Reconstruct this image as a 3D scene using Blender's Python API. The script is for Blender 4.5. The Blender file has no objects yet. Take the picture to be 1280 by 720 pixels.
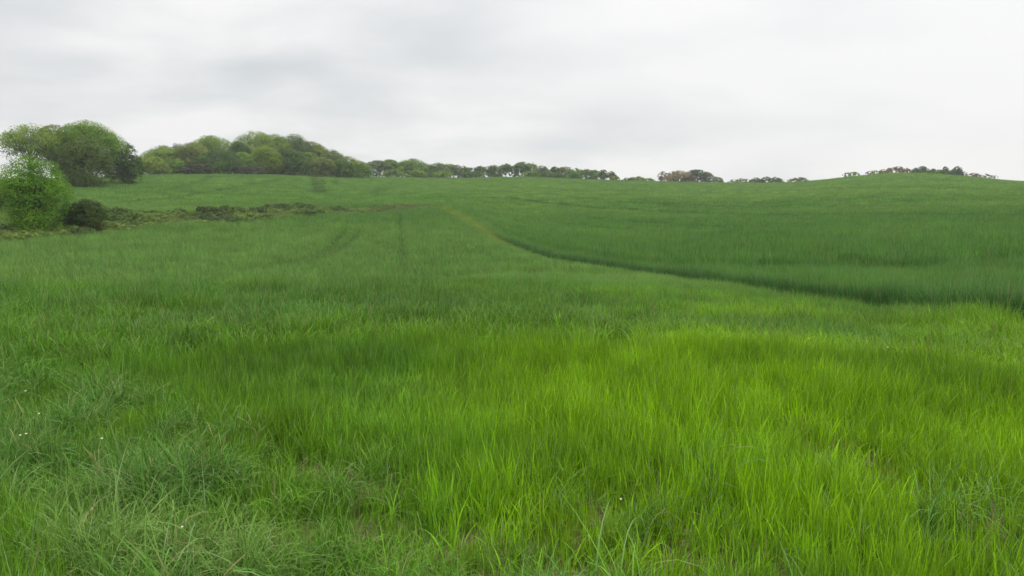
import bpy, math
import numpy as np
R = math.radians
rng = np.random.default_rng(11)
SC = bpy.context.scene
COL = SC.collection

# ------------------------------------------------------------------ camera
EYE = 1.65
F_PX = 924.0                      # focal length in pixels of a 1280 wide frame
PITCH = -math.atan(110 / F_PX)
cam_d = bpy.data.cameras.new('camera')
cam_d.sensor_width = 36.0
cam_d.lens = 36.0 * F_PX / 1280
cam_d.clip_start = 0.05
cam_d.clip_end = 20000
cam = bpy.data.objects.new('camera', cam_d)
COL.objects.link(cam)
cam.location = (0, 0, EYE)
cam.rotation_euler = (R(90) + PITCH, 0, 0)
SC.camera = cam

# ------------------------------------------------------------------ sky and sun
SUN_EL, SUN_AZ = R(52), R(60)     # azimuth from +Y towards +X: high behind the cloud, ahead and to the right
world = bpy.data.worlds.new('World')
SC.world = world
world.use_nodes = True
nt = world.node_tree
nt.nodes.clear()


def N(tree, typ, **kw):
    n = tree.nodes.new(typ)
    for k, v in kw.items():
        setattr(n, k, v)
    return n


def L(tree, a, b):
    tree.links.new(a, b)


def M(tree, op, a, b=None, clamp=False):
    n = tree.nodes.new('ShaderNodeMath')
    n.operation = op
    n.use_clamp = clamp
    for i, v in enumerate((a, b)):
        if v is None:
            continue
        if isinstance(v, (int, float)):
            n.inputs[i].default_value = v
        else:
            tree.links.new(v, n.inputs[i])
    return n.outputs[0]


def MIXC(tree, fac, a, b, blend='MIX'):
    n = tree.nodes.new('ShaderNodeMix')
    n.data_type = 'RGBA'
    n.blend_type = blend
    for idx, v in ((0, fac), (6, a), (7, b)):
        if isinstance(v, (int, float)):
            n.inputs[idx].default_value = v
        elif isinstance(v, tuple):
            n.inputs[idx].default_value = (*v, 1)
        else:
            tree.links.new(v, n.inputs[idx])
    return n.outputs[2]


sky = N(nt, 'ShaderNodeTexSky', sky_type='NISHITA', sun_disc=False, sun_elevation=SUN_EL, sun_rotation=SUN_AZ)
tc = N(nt, 'ShaderNodeTexCoord')
sep = N(nt, 'ShaderNodeSeparateXYZ')
L(nt, tc.outputs['Generated'], sep.inputs[0])
zc = M(nt, 'MAXIMUM', sep.outputs[2], 0.0)
den = M(nt, 'ADD', zc, 0.22)
comb = N(nt, 'ShaderNodeCombineXYZ')
L(nt, M(nt, 'DIVIDE', sep.outputs[0], den), comb.inputs[0])
L(nt, M(nt, 'DIVIDE', sep.outputs[1], den), comb.inputs[1])
n1 = N(nt, 'ShaderNodeTexNoise')
n1.inputs['Scale'].default_value = 1.35
n1.inputs['Detail'].default_value = 8
n1.inputs['Roughness'].default_value = 0.46
n1.inputs['Distortion'].default_value = 0.15
mp = N(nt, 'ShaderNodeMapping')
mp.inputs['Location'].default_value = (9.1, 3.3, 0)
mp.inputs['Scale'].default_value = (0.85, 0.95, 1)
L(nt, comb.outputs[0], mp.inputs[0])
L(nt, mp.outputs[0], n1.inputs['Vector'])
cr = N(nt, 'ShaderNodeValToRGB')
cr.color_ramp.elements[0].position = 0.33
cr.color_ramp.elements[0].color = (5.1, 5.38, 5.5, 1)
cr.color_ramp.elements[1].position = 0.58
cr.color_ramp.elements[1].color = (7.5, 7.45, 7.4, 1)
L(nt, n1.outputs[0], cr.inputs[0])
# the sheet of cloud is thinner towards the sun side and overhead
side = M(nt, 'MULTIPLY_ADD', sep.outputs[0], 0.95)
side.node.inputs[2].default_value = 0.34
side.node.use_clamp = True
thin = MIXC(nt, side, cr.outputs[0], (7.75, 7.7, 7.65))
zen = M(nt, 'POWER', zc, 2.6)
up = M(nt, 'MULTIPLY_ADD', zen, 2.6)
up.node.inputs[2].default_value = 1.0
vm = N(nt, 'ShaderNodeVectorMath', operation='SCALE')
L(nt, thin, vm.inputs[0])
L(nt, up, vm.inputs['Scale'])
final = MIXC(nt, 0.96, sky.outputs[0], vm.outputs[0])
bg = N(nt, 'ShaderNodeBackground')
bg.inputs['Strength'].default_value = 0.105
L(nt, final, bg.inputs['Color'])
wo = N(nt, 'ShaderNodeOutputWorld')
L(nt, bg.outputs[0], wo.inputs['Surface'])

sun_d = bpy.data.lights.new('sun', 'SUN')
sun_d.energy = 0.9
sun_d.angle = R(25)
sun_d.color = (1.0, 0.97, 0.92)
sun = bpy.data.objects.new('sun', sun_d)
COL.objects.link(sun)
sun.rotation_euler = (R(90) - SUN_EL, 0, -SUN_AZ + math.pi)
sun.rotation_euler = (-(R(90) - SUN_EL), 0, -SUN_AZ)

SC.view_settings.view_transform = 'Standard'
SC.view_settings.look = 'None'
SC.view_settings.exposure = 0.22
SC.view_settings.gamma = 1.0
SC.render.engine = 'CYCLES'
SC.cycles.use_denoising = True
SC.cycles.use_adaptive_sampling = False
SC.cycles.max_bounces = 6
SC.cycles.diffuse_bounces = 3
SC.cycles.glossy_bounces = 2
SC.cycles.transmission_bounces = 3
SC.cycles.caustics_reflective = False
SC.cycles.caustics_refractive = False

# ------------------------------------------------------------------ small numpy tools
_T = np.random.default_rng(5).random((256, 256))


def vnoise(x, y, s):
    x = x / s + 1000.3
    y = y / s + 1000.7
    xi = np.floor(x).astype(int); yi = np.floor(y).astype(int)
    fx = x - xi; fy = y - yi
    fx = fx * fx * (3 - 2 * fx); fy = fy * fy * (3 - 2 * fy)
    g = lambda a, b: _T[a & 255, b & 255]
    return ((g(xi, yi) * (1 - fx) + g(xi + 1, yi) * fx) * (1 - fy)
            + (g(xi, yi + 1) * (1 - fx) + g(xi + 1, yi + 1) * fx) * fy)


def fbm(x, y, s, o=3):
    v = 0; a = 0.5; t = 0
    for i in range(o):
        v = v + a * vnoise(x + 37.1 * i, y - 11.7 * i, s); t += a
        a *= 0.5; s *= 0.5
    return v / t


def smooth(a, b, x):
    t = np.clip((x - a) / (b - a), 0, 1)
    return t * t * (3 - 2 * t)


def pchip(x, y, q):
    x = np.asarray(x, float); y = np.asarray(y, float)
    h = np.diff(x); d = np.diff(y) / h
    m = np.zeros(len(x))
    m[0] = d[0]; m[-1] = d[-1]
    for i in range(1, len(x) - 1):
        if d[i - 1] * d[i] > 0:
            w1 = 2 * h[i] + h[i - 1]; w2 = h[i] + 2 * h[i - 1]
            m[i] = (w1 + w2) / (w1 / d[i - 1] + w2 / d[i])
    q = np.clip(q, x[0], x[-1])
    i = np.clip(np.searchsorted(x, q) - 1, 0, len(x) - 2)
    t = (q - x[i]) / h[i]
    return ((1 + 2 * t) * (1 - t) ** 2 * y[i] + t * (1 - t) ** 2 * h[i] * m[i]
            + t * t * (3 - 2 * t) * y[i + 1] + t * t * (t - 1) * h[i] * m[i + 1])


CP, SP = math.cos(PITCH), math.sin(PITCH)


def ray(px, py):
    x = (px - 640) / F_PX; y = -(py - 360) / F_PX
    d = np.array([x, CP - y * SP, SP + y * CP])
    return d / math.hypot(d[0], d[1])         # unit horizontal length


def theta_of(px, py=290):
    d = ray(px, py)
    return math.atan2(d[0], d[1])


# ------------------------------------------------------------------ the lie of the land
# surveyed profiles: along each bearing, (range in metres, how high the crop top stands in view)
CROP = 0.42
PROF = {
    0:    [(16, 352), (26, 366), (36, 350), (65, 303), (72, 291), (100, 263), (160, 235), (220, 223), (300, 224), (450, 233)],
    160:  [(17, 350), (26, 363), (36, 348), (70, 290), (77, 271), (110, 258), (170, 233), (240, 219.5), (300, 221), (450, 234)],
    320:  [(18, 347), (27, 358), (38, 342), (85, 276), (92, 265), (130, 249), (190, 231), (260, 218), (320, 220), (450, 233)],
    480:  [(18, 345), (27, 351), (38, 341), (104, 264), (111, 257), (150, 246), (210, 234), (300, 221.5), (380, 223), (500, 232)],
    560:  [(18, 346), (27, 348), (38, 338), (110, 259), (160, 244), (240, 230), (330, 223), (400, 223.5), (520, 232)],
    640:  [(18, 348), (30, 341), (45, 325), (60, 303), (110, 266), (200, 238), (340, 221.5), (420, 222.5), (550, 231)],
    800:  [(14, 370), (24, 352), (34, 338), (60, 303), (110, 268), (200, 242), (300, 230), (380, 226.5), (450, 228), (600, 234)],
    960:  [(12, 390), (20, 366), (24, 355), (50, 311), (100, 271), (200, 244), (330, 231), (400, 229), (500, 232), (700, 236)],
    1120: [(10, 410), (16, 382), (22, 362), (50, 310), (100, 266), (200, 236), (280, 222), (335, 216.5), (400, 220), (600, 232)],
    1280: [(10, 418), (14, 390), (20, 360), (50, 302), (100, 263), (200, 237), (280, 230), (330, 228), (400, 234), (600, 240)],
}
_lr = np.linspace(math.log(0.5), math.log(9000), 420)
_th = np.linspace(-math.pi, math.pi, 721)
_cols, _cth = [], []
for px, pr in PROF.items():
    rr = [0.5, 4.0, 7.5]; zz = [0.0, 0.0, -0.04]
    for r, py in pr:
        rr.append(r); zz.append(EYE + r * ray(px, py)[2] - CROP)
    rr += [1100, 9000]; zz += [0.0, -20.0]
    _cols.append(pchip(np.log(rr), zz, _lr)); _cth.append(theta_of(px))
_cols = np.array(_cols); _cth = np.array(_cth)
_tab = np.zeros((721, 420))
for k in range(420):
    _tab[:, k] = pchip(_cth, _cols[:, k], _th)
for _ in range(3):                              # soften across bearings
    _tab = 0.25 * np.roll(_tab, 1, 0) + 0.5 * _tab + 0.25 * np.roll(_tab, -1, 0)


def ground_z(x, y):
    x = np.asarray(x, float); y = np.asarray(y, float)
    r = np.hypot(x, y); t = np.arctan2(x, y)
    a = (t + math.pi) / (2 * math.pi) * 720
    b = (np.log(np.maximum(r, 0.5)) - _lr[0]) / (_lr[1] - _lr[0])
    a = np.clip(a, 0, 719.999); b = np.clip(b, 0, 418.999)
    i = a.astype(int); j = b.astype(int); fa = a - i; fb = b - j
    z = ((_tab[i, j] * (1 - fa) + _tab[i + 1, j] * fa) * (1 - fb)
         + (_tab[i, j + 1] * (1 - fa) + _tab[i + 1, j + 1] * fa) * fb)
    return z + (fbm(x, y, 3.0, 2) - 0.5) * 0.10 * smooth(1, 4, r)


def at(px, r, py=290):
    t = theta_of(px, py)
    return np.array([r * math.sin(t), r * math.cos(t)])


def hit(px, py, h=0.25):
    d = ray(px, py)
    r = np.exp(np.linspace(math.log(1.2), math.log(600), 5000))
    ok = np.nonzero(EYE + d[2] * r <= ground_z(d[0] * r, d[1] * r) + h)[0]
    k = r[ok[0]] if len(ok) else 600
    return np.array([d[0] * k, d[1] * k])


def seg_dist(x, y, pts):
    """distance to a polyline, and the signed side (positive = right of it)"""
    best = np.full(x.shape, 1e9); sgn = np.ones(x.shape)
    for (ax, ay), (bx, by) in zip(pts[:-1], pts[1:]):
        dx, dy = bx - ax, by - ay
        t = np.clip(((x - ax) * dx + (y - ay) * dy) / (dx * dx + dy * dy), 0, 1)
        d = np.hypot(x - ax - t * dx, y - ay - t * dy)
        s = np.sign((x - ax) * dy - (y - ay) * dx)
        m = d < best
        best = np.where(m, d, best); sgn = np.where(m, s, sgn)
    return best, sgn


def in_poly(x, y, P):
    c = np.zeros(x.shape, bool); n = len(P)
    for i in range(n):
        x1, y1 = P[i]; x2, y2 = P[(i + 1) % n]
        if y1 == y2:
            continue
        m = ((y1 > y) != (y2 > y)) & (x < (x2 - x1) * (y - y1) / (y2 - y1) + x1)
        c ^= m
    return c


B_PX = [(1640, 10.4), (1480, 11.9), (1280, 14.9), (1120, 18.7), (1000, 22.5), (850, 31.5), (760, 39), (700, 46), (640, 60), (600, 78), (556, 110)]
_bp = np.array(B_PX[::-1], float); _bq = np.linspace(_bp[0, 0], _bp[-1, 0], 70)
B_LINE = [at(p, r, 330) for p, r in zip(_bq, np.exp(pchip(_bp[:, 0], np.log(_bp[:, 1]), _bq)))][::-1]
B_EXT = B_LINE + [at(470, 420), at(470, 900)]                       # where the two far fields meet (no edge to see)
BANK_LO = [at(p, r) for p, r in [(-160, 55), (0, 65.5), (130, 69.5), (240, 77), (340, 87), (430, 97), (500, 105.5), (552, 110.5)]]
BANK_UP = [at(p, r) for p, r in [(558, 114.5), (500, 113.5), (430, 106.5), (340, 97), (240, 85.5), (130, 78.5), (60, 77), (-160, 66)]]
BANK = BANK_LO + BANK_UP
PASTURE = [at(p, r) for p, r in [(-330, 50), (-160, 55), (0, 65.5), (62, 68), (72, 74), (88, 90), (70, 130), (30, 170), (-400, 170)]]
MARGIN = [hit(p, y) for p, y in [(-260, 430), (-120, 462), (0, 487), (120, 505), (250, 545), (400, 596), (520, 640), (620, 690)]] + [np.array([0.2, 2.0]), np.array([1.5, 0.2])]
RIDGE = ([theta_of(p) for p in (0, 100, 160, 320, 480, 560, 640, 800, 960, 1120, 1280)],
         [165, 190, 243, 262, 305, 335, 345, 385, 405, 340, 340])


def line(*pts):
    return [at(p, r) for p, r in pts]


# wheel tracks and drill-overlap bands: (polyline, half width, darkening strength)
TRACKS = [
    (line((500, 98), (501, 70), (503, 48), (505, 38)), 0.28, 0.6),
    (line((430, 72), (420, 60), (395, 50), (350, 44), (300, 40)), 0.4, 0.55),
    (line((450, 72), (438, 60), (415, 50), (372, 43)), 0.4, 0.55),
    (line((300, 62), (150, 54), (0, 49)), 0.6, 0.35),
    (line((330, 74), (150, 62), (0, 57)), 0.6, 0.3),
    (line((392, 262), (396, 160)), 1.1, 0.8), (line((403, 262), (408, 165)), 0.9, 0.8), (line((421, 262), (421, 215)), 0.8, 0.5),
    (line((470, 210), (472, 158)), 0.9, 0.5), (line((482, 210), (486, 165)), 0.9, 0.4),
    (line((150, 120), (230, 140), (300, 180), (350, 225)), 1.2, 0.5),
    (line((190, 105), (280, 118), (400, 135), (520, 150)), 1.6, 0.35),
    (line((270, 235), (240, 190), (215, 160)), 1.4, 0.45),
    (line((555, 172), (640, 160), (760, 130), (900, 112), (1100, 100), (1400, 84)), 2.2, 0.7),
    (line((590, 196), (700, 180), (820, 150), (1000, 128), (1280, 112), (1500, 100)), 2.2, 0.4),
    (line((620, 120), (760, 98), (900, 82), (1100, 72), (1400, 60)), 1.0, 0.6),
    (line((700, 90), (860, 72), (1040, 60), (1280, 51), (1500, 44)), 0.9, 0.55),
    (line((760, 66), (920, 52), (1100, 42), (1400, 33)), 0.7, 0.5),
    (line((860, 250), (1000, 235), (1280, 200)), 3.5, 0.35),
    (line((900, 47), (1050, 37), (1280, 28), (1400, 24)), 0.7, 0.4),
]


def info(x, y):
    d = {}
    r = np.hypot(x, y); t = np.arctan2(x, y)
    bd, bs = seg_dist(x, y, B_EXT)
    d['r'] = r; d['t'] = t
    d['sdB'] = bd * bs                                   # >0 : right-hand field
    nb, _ = seg_dist(x, y, B_LINE)
    d['dB'] = nb
    d['bank'] = in_poly(x, y, BANK)
    d['past'] = in_poly(x, y, PASTURE) & ~d['bank']
    ww = 0.35 * (fbm(x, y, 0.8, 2) - 0.5) * 2
    md, _ = seg_dist(x, y, MARGIN)
    mi = in_poly(x, y, MARGIN)
    d['sdM'] = np.where(mi, md, -md) + ww                # >0 : rough margin
    rid = np.interp(t, RIDGE[0], RIDGE[1])
    d['field_end'] = rid
    upd, ups = seg_dist(x, y, BANK_LO)
    d['near'] = (d['sdB'] < 0) & (((ups > 0) & (r < 113)) | (r < 52))     # our own field
    tr = np.zeros(x.shape)
    for pl, hw, s in TRACKS:
        td, _ = seg_dist(x, y, pl)
        tr = np.maximum(tr, s * (1 - smooth(hw * 0.6, hw * 1.5, td)))
    d['track'] = tr
    return d


C = lambda *v: np.array(v)
LIME = C(0.190, 0.362, 0.004)
MID = C(0.100, 0.240, 0.012)
BLUE = C(0.070, 0.178, 0.024)
DEEP = C(0.068, 0.184, 0.030)
FAR = C(0.126, 0.256, 0.046)
FARL = C(0.166, 0.298, 0.045)


def blob(x, y, px, py, rx, ry, h=0.3):
    c = hit(px, py, h)
    ang = math.atan2(c[0], c[1])
    u = (x - c[0]) * math.cos(ang) - (y - c[1]) * math.sin(ang)
    v = (x - c[0]) * math.sin(ang) + (y - c[1]) * math.cos(ang)
    return np.exp(-((u / rx) ** 2 + (v / ry) ** 2))


def mixv(a, b, t):
    return a + (b - a) * np.asarray(t)[..., None]


def tint(x, y, d):
    """colour of the crop (nitrogen-rich dark patches, pale hungry patches), with shade painted along the field edge"""
    r = d['r']
    f1 = fbm(x, y, 2.6, 3); f2 = fbm(x + 50, y, 9.0, 3); f3 = fbm(x - 90, y + 40, 42.0, 3); f4 = fbm(x, y + 300, 0.7, 2)
    one = np.ones(x.shape)
    # our field: pale hungry belt close by, dark and blue along the brow
    px_ = 640 + F_PX * np.tan(np.clip(d['t'], -1.2, 1.2))          # bearing, as a smooth weight
    lime = (smooth(380, 760, px_ + 260 * (f2 - 0.5)) * smooth(2.2, 3.4, r) * (1 - smooth(6.0, 10.5, r + 6 * (f1 - 0.5) + 3.0 * (f2 - 0.5) - 1.2 * smooth(800, 1250, px_)))
            + 0.50 * smooth(640, 960, px_) * smooth(6, 9, r) * (1 - smooth(15, 24, r))
            + 0.20 * smooth(2.8, 4.2, r) * (1 - smooth(6.5, 10.0, r)) + 0.30 * blob(x, y, 330, 480, 2.4, 1.4))
    dark = (0.75 * blob(x, y, 1180, 445, 1.5, 0.8) + 0.6 * blob(x, y, 720, 535, 0.9, 0.3) + 0.25 * blob(x, y, 500, 440, 0.5, 0.4)
            + 0.2 * blob(x, y, 60, 430, 2.8, 2.2) + 0.5 * blob(x, y, 1000, 535, 0.7, 0.3) + 0.15 * blob(x, y, 480, 540, 0.8, 0.5)
            + 0.4 * smooth(0.60, 0.72, fbm(x + 9, y - 31, 1.5, 3)))
    a = np.clip(lime * 0.95 + (f1 - 0.5) * 0.7 - dark, 0, 1)
    near = mixv(mixv(BLUE * one[..., None], MID, np.clip(0.88 + (f1 - 0.5) * 1.4 - 0.5 * smooth(8.5, 12, r + 4 * (f1 - 0.5)) * (1 - 0.7 * smooth(640, 960, px_)) - 0.4 * dark, 0, 1)), LIME, a)
    nfar = mixv(mixv(FAR * one[..., None], DEEP, np.clip(0.30 + (f3 - 0.5) * 1.6 + (f2 - 0.5) * 0.8, 0, 0.8)), FARL, np.clip((f2 - 0.55) * 1.8, 0, 0.5))
    nearc = mixv(near, nfar, smooth(18, 30, r))
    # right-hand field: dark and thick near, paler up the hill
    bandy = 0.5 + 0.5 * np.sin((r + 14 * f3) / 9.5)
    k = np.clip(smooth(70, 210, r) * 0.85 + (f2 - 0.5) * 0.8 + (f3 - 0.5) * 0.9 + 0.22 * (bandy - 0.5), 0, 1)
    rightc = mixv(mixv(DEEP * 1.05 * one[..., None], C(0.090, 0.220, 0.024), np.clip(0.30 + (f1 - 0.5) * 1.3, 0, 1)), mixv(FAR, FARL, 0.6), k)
    leftc = mixv(mixv(FAR * one[..., None], DEEP, np.clip(0.15 + (f3 - 0.5) * 1.7, 0, 0.7)), FARL, np.clip((f2 - 0.45) * 1.6, 0, 0.7))
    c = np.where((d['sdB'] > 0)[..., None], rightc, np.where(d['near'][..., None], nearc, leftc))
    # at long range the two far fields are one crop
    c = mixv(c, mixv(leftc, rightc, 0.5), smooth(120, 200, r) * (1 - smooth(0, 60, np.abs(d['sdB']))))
    strip = (1 - smooth(0.7, 1.6, d['dB'])) * smooth(52, 66, r) * (d['sdB'] < 0.5)
    c = mixv(c, C(0.175, 0.240, 0.030), 0.75 * strip)
    c = c * (1 - 0.62 * d['track'])[..., None]
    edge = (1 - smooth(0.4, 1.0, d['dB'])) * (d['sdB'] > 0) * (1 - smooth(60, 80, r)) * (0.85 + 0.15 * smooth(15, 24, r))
    c = mixv(c, C(0.036, 0.110, 0.022), 0.9 * edge)  # deeper green edge plants, with the shade of the crop's side painted in
    c = mixv(c, C(0.105, 0.165, 0.022), 0.85 * d['past'])
    return c * (0.74 + 0.52 * f4)[..., None]


# ------------------------------------------------------------------ materials
def new_mat(name):
    m = bpy.data.materials.new(name)
    m.use_nodes = True
    m.node_tree.nodes.clear()
    return m


def leaf_shader(t, col, trans=0.35, rough=0.5, spec=0.3, tcol=None):
    p = N(t, 'ShaderNodeBsdfPrincipled')
    p.inputs['Roughness'].default_value = rough
    p.inputs['Specular IOR Level'].default_value = spec
    L(t, col, p.inputs['Base Color'])
    tr = N(t, 'ShaderNodeBsdfTranslucent')
    L(t, tcol if tcol is not None else col, tr.inputs['Color'])
    mx = N(t, 'ShaderNodeMixShader')
    mx.inputs[0].default_value = trans
    L(t, p.outputs[0], mx.inputs[1]); L(t, tr.outputs[0], mx.inputs[2])
    o = N(t, 'ShaderNodeOutputMaterial')
    L(t, mx.outputs[0], o.inputs['Surface'])


def blade_mat(name, trans=0.38, straw=0.97):
    m = new_mat(name); t = m.node_tree
    ti = N(t, 'ShaderNodeAttribute', attribute_type='INSTANCER', attribute_name='tint')
    rv = N(t, 'ShaderNodeAttribute', attribute_name='rv')
    hv = N(t, 'ShaderNodeAttribute', attribute_name='hv')
    v = M(t, 'MULTIPLY_ADD', rv.outputs['Fac'], 0.80); v.node.inputs[2].default_value = 0.68
    s = N(t, 'ShaderNodeVectorMath', operation='SCALE')
    L(t, ti.outputs['Color'], s.inputs[0]); L(t, v, s.inputs['Scale'])
    # paler sheath at the foot, slightly glaucous tip
    foot = M(t, 'SUBTRACT', 0.22, hv.outputs['Fac'], True)
    c = MIXC(t, M(t, 'MULTIPLY', foot, 2.0), s.outputs[0], (0.12, 0.18, 0.035))
    tip = M(t, 'MULTIPLY', M(t, 'POWER', hv.outputs['Fac'], 5), 0.22)
    c = MIXC(t, tip, c, (0.20, 0.26, 0.10))
    pale = M(t, 'MULTIPLY', M(t, 'COMPARE', rv.outputs['Fac'], 0.5), 0.55)
    pale.node.inputs[0].links[0].from_node.inputs[2].default_value = 0.045
    c = MIXC(t, M(t, 'MULTIPLY', pale, hv.outputs['Fac']), c, (0.26, 0.36, 0.18))
    st = M(t, 'GREATER_THAN', rv.outputs['Fac'], straw)
    c = MIXC(t, M(t, 'MULTIPLY', st, 0.75), c, (0.26, 0.22, 0.10))
    leaf_shader(t, c, trans, 0.6, 0.10)
    return m


M_CROP = blade_mat('crop_blades', trans=0.24, straw=0.98)
M_GRASS = blade_mat('rough_grass_blades', trans=0.20, straw=0.975)


def flat_mat(name, col, rough=0.8):
    m = new_mat(name); t = m.node_tree
    p = N(t, 'ShaderNodeBsdfPrincipled')
    nz = N(t, 'ShaderNodeTexNoise'); nz.inputs['Scale'].default_value = 3.0; nz.inputs['Detail'].default_value = 4
    c = MIXC(t, nz.outputs[0], tuple(v * 0.6 for v in col), tuple(v * 1.4 for v in col))
    L(t, c, p.inputs['Base Color']); p.inputs['Roughness'].default_value = rough
    o = N(t, 'ShaderNodeOutputMaterial'); L(t, p.outputs[0], o.inputs['Surface'])
    return m


M_BARK = flat_mat('bark', (0.085, 0.070, 0.050), 0.9)
M_PETAL = flat_mat('white_petals', (0.75, 0.75, 0.70), 0.6)
M_DISC = flat_mat('yellow_flower_centre', (0.55, 0.38, 0.03), 0.7)
M_STEM = flat_mat('flower_stem', (0.07, 0.15, 0.03), 0.6)
_leaf = {}


def leaf_mat(col):
    if col in _leaf:
        return _leaf[col]
    m = new_mat('leaves'); t = m.node_tree
    rv = N(t, 'ShaderNodeAttribute', attribute_name='rv')
    cv = N(t, 'ShaderNodeAttribute', attribute_name='cv')
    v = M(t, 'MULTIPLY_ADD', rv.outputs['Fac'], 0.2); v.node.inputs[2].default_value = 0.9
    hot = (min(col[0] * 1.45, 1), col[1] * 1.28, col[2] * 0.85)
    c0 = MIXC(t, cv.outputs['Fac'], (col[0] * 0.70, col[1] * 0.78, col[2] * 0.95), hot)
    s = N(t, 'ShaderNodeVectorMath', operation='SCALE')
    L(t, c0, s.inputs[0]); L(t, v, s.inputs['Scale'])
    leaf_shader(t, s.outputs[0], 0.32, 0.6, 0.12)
    _leaf[col] = m
    return m


# ------------------------------------------------------------------ object helpers
def tag(o, label=None, cat=None, group=None, kind=None):
    if label: o['label'] = label
    if cat: o['category'] = cat
    if group: o['group'] = group
    if kind: o['kind'] = kind
    return o


def mesh_from(name, V, Fq, mat, attrs=None, smooth_=False, link=True, parent=None):
    """V (n,3); Fq (m,k) int array or list of such; one mesh object"""
    me = bpy.data.meshes.new(name)
    fl = Fq if isinstance(Fq, list) else [Fq]
    fl = [np.asarray(f) for f in fl if len(f)]
    me.vertices.add(len(V)); me.vertices.foreach_set('co', np.asarray(V, np.float32).ravel())
    nl = sum(f.size for f in fl); nf = sum(len(f) for f in fl)
    if nf:
        me.loops.add(nl); me.polygons.add(nf)
        me.loops.foreach_set('vertex_index', np.concatenate([f.ravel() for f in fl]).astype(np.int32))
        tot = np.concatenate([np.full(len(f), f.shape[1]) for f in fl])
        st = np.concatenate([[0], np.cumsum(tot)[:-1]])
        me.polygons.foreach_set('loop_start', st.astype(np.int32))
        if smooth_:
            me.polygons.foreach_set('use_smooth', np.ones(nf, bool))
    for k, (typ, arr) in (attrs or {}).items():
        a = me.attributes.new(k, typ, 'POINT')
        a.data.foreach_set({'FLOAT': 'value', 'INT': 'value', 'FLOAT_VECTOR': 'vector', 'FLOAT_COLOR': 'color'}[typ], np.ascontiguousarray(arr).ravel())
    me.update(calc_edges=True)
    me.validate()
    if mat: me.materials.append(mat)
    o = bpy.data.objects.new(name, me)
    if link: COL.objects.link(o)
    if parent is not None: o.parent = parent
    return o


# ------------------------------------------------------------------ ground
tf = np.linspace(R(-52), R(52), 460)
tb = np.linspace(R(52), R(308), 90)[1:-1]
ths = np.concatenate([tf, tb]); nth = len(ths)
rs = np.exp(np.linspace(math.log(0.6), math.log(8000), 330))
TH, RR = np.meshgrid(ths, rs, indexing='ij')
gx = (RR * np.sin(TH)).ravel(); gy = (RR * np.cos(TH)).ravel()
gx = np.append(gx, 0); gy = np.append(gy, 0)
gz = ground_z(gx, gy)
nr = len(rs)
I, J = np.meshgrid(np.arange(nth), np.arange(nr - 1), indexing='ij')
I2 = (I + 1) % nth
quads = np.stack([I * nr + J, I2 * nr + J, I2 * nr + J + 1, I * nr + J + 1], -1).reshape(-1, 4)
k0 = len(gx) - 1
tris = np.stack([np.full(nth, k0), ((np.arange(nth) + 1) % nth) * nr, np.arange(nth) * nr], -1)
gi = info(gx, gy)
gc = tint(gx, gy, gi) * 0.8
gc[gi['bank']] = C(0.075, 0.085, 0.03)
gc[gi['r'] > gi['field_end'] + 6] = C(0.06, 0.09, 0.03)
soil = 1 - smooth(16, 30, gi['r'])
ga = np.concatenate([gc, soil[:, None]], 1)
mg = new_mat('field_ground'); t = mg.node_tree
a = N(t, 'ShaderNodeAttribute', attribute_name='gcol')
geo = N(t, 'ShaderNodeNewGeometry')
nz = N(t, 'ShaderNodeTexNoise'); nz.inputs['Scale'].default_value = 2.2; nz.inputs['Detail'].default_value = 8; nz.inputs['Roughness'].default_value = 0.7
L(t, geo.outputs['Position'], nz.inputs['Vector'])
soilc = MIXC(t, nz.outputs[0], (0.060, 0.042, 0.026), (0.150, 0.118, 0.062))
nz2 = N(t, 'ShaderNodeTexNoise'); nz2.inputs['Scale'].default_value = 0.9; nz2.inputs['Detail'].default_value = 6
L(t, geo.outputs['Position'], nz2.inputs['Vector'])
gvar = MIXC(t, nz2.outputs[0], (0.75, 0.75, 0.75), (1.2, 1.2, 1.2))
gcol = MIXC(t, 1.0, a.outputs['Color'], gvar, 'MULTIPLY')
col = MIXC(t, a.outputs['Alpha'], gcol, soilc)
p = N(t, 'ShaderNodeBsdfPrincipled'); p.inputs['Roughness'].default_value = 0.95; p.inputs['Specular IOR Level'].default_value = 0.1
L(t, col, p.inputs['Base Color'])
bp = N(t, 'ShaderNodeBump'); bp.inputs['Strength'].default_value = 0.6; bp.inputs['Distance'].default_value = 0.06
L(t, nz.outputs[0], bp.inputs['Height']); L(t, bp.outputs[0], p.inputs['Normal'])
o_ = N(t, 'ShaderNodeOutputMaterial'); L(t, p.outputs[0], o_.inputs['Surface'])
ground = mesh_from('ground', np.stack([gx, gy, gz], 1), [quads[:, ::-1], tris[:, ::-1]], mg, {'gcol': ('FLOAT_COLOR', ga.astype(np.float32))}, True)
tag(ground, 'rolling farmland ground under the green crops', 'ground', kind='structure')

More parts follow.
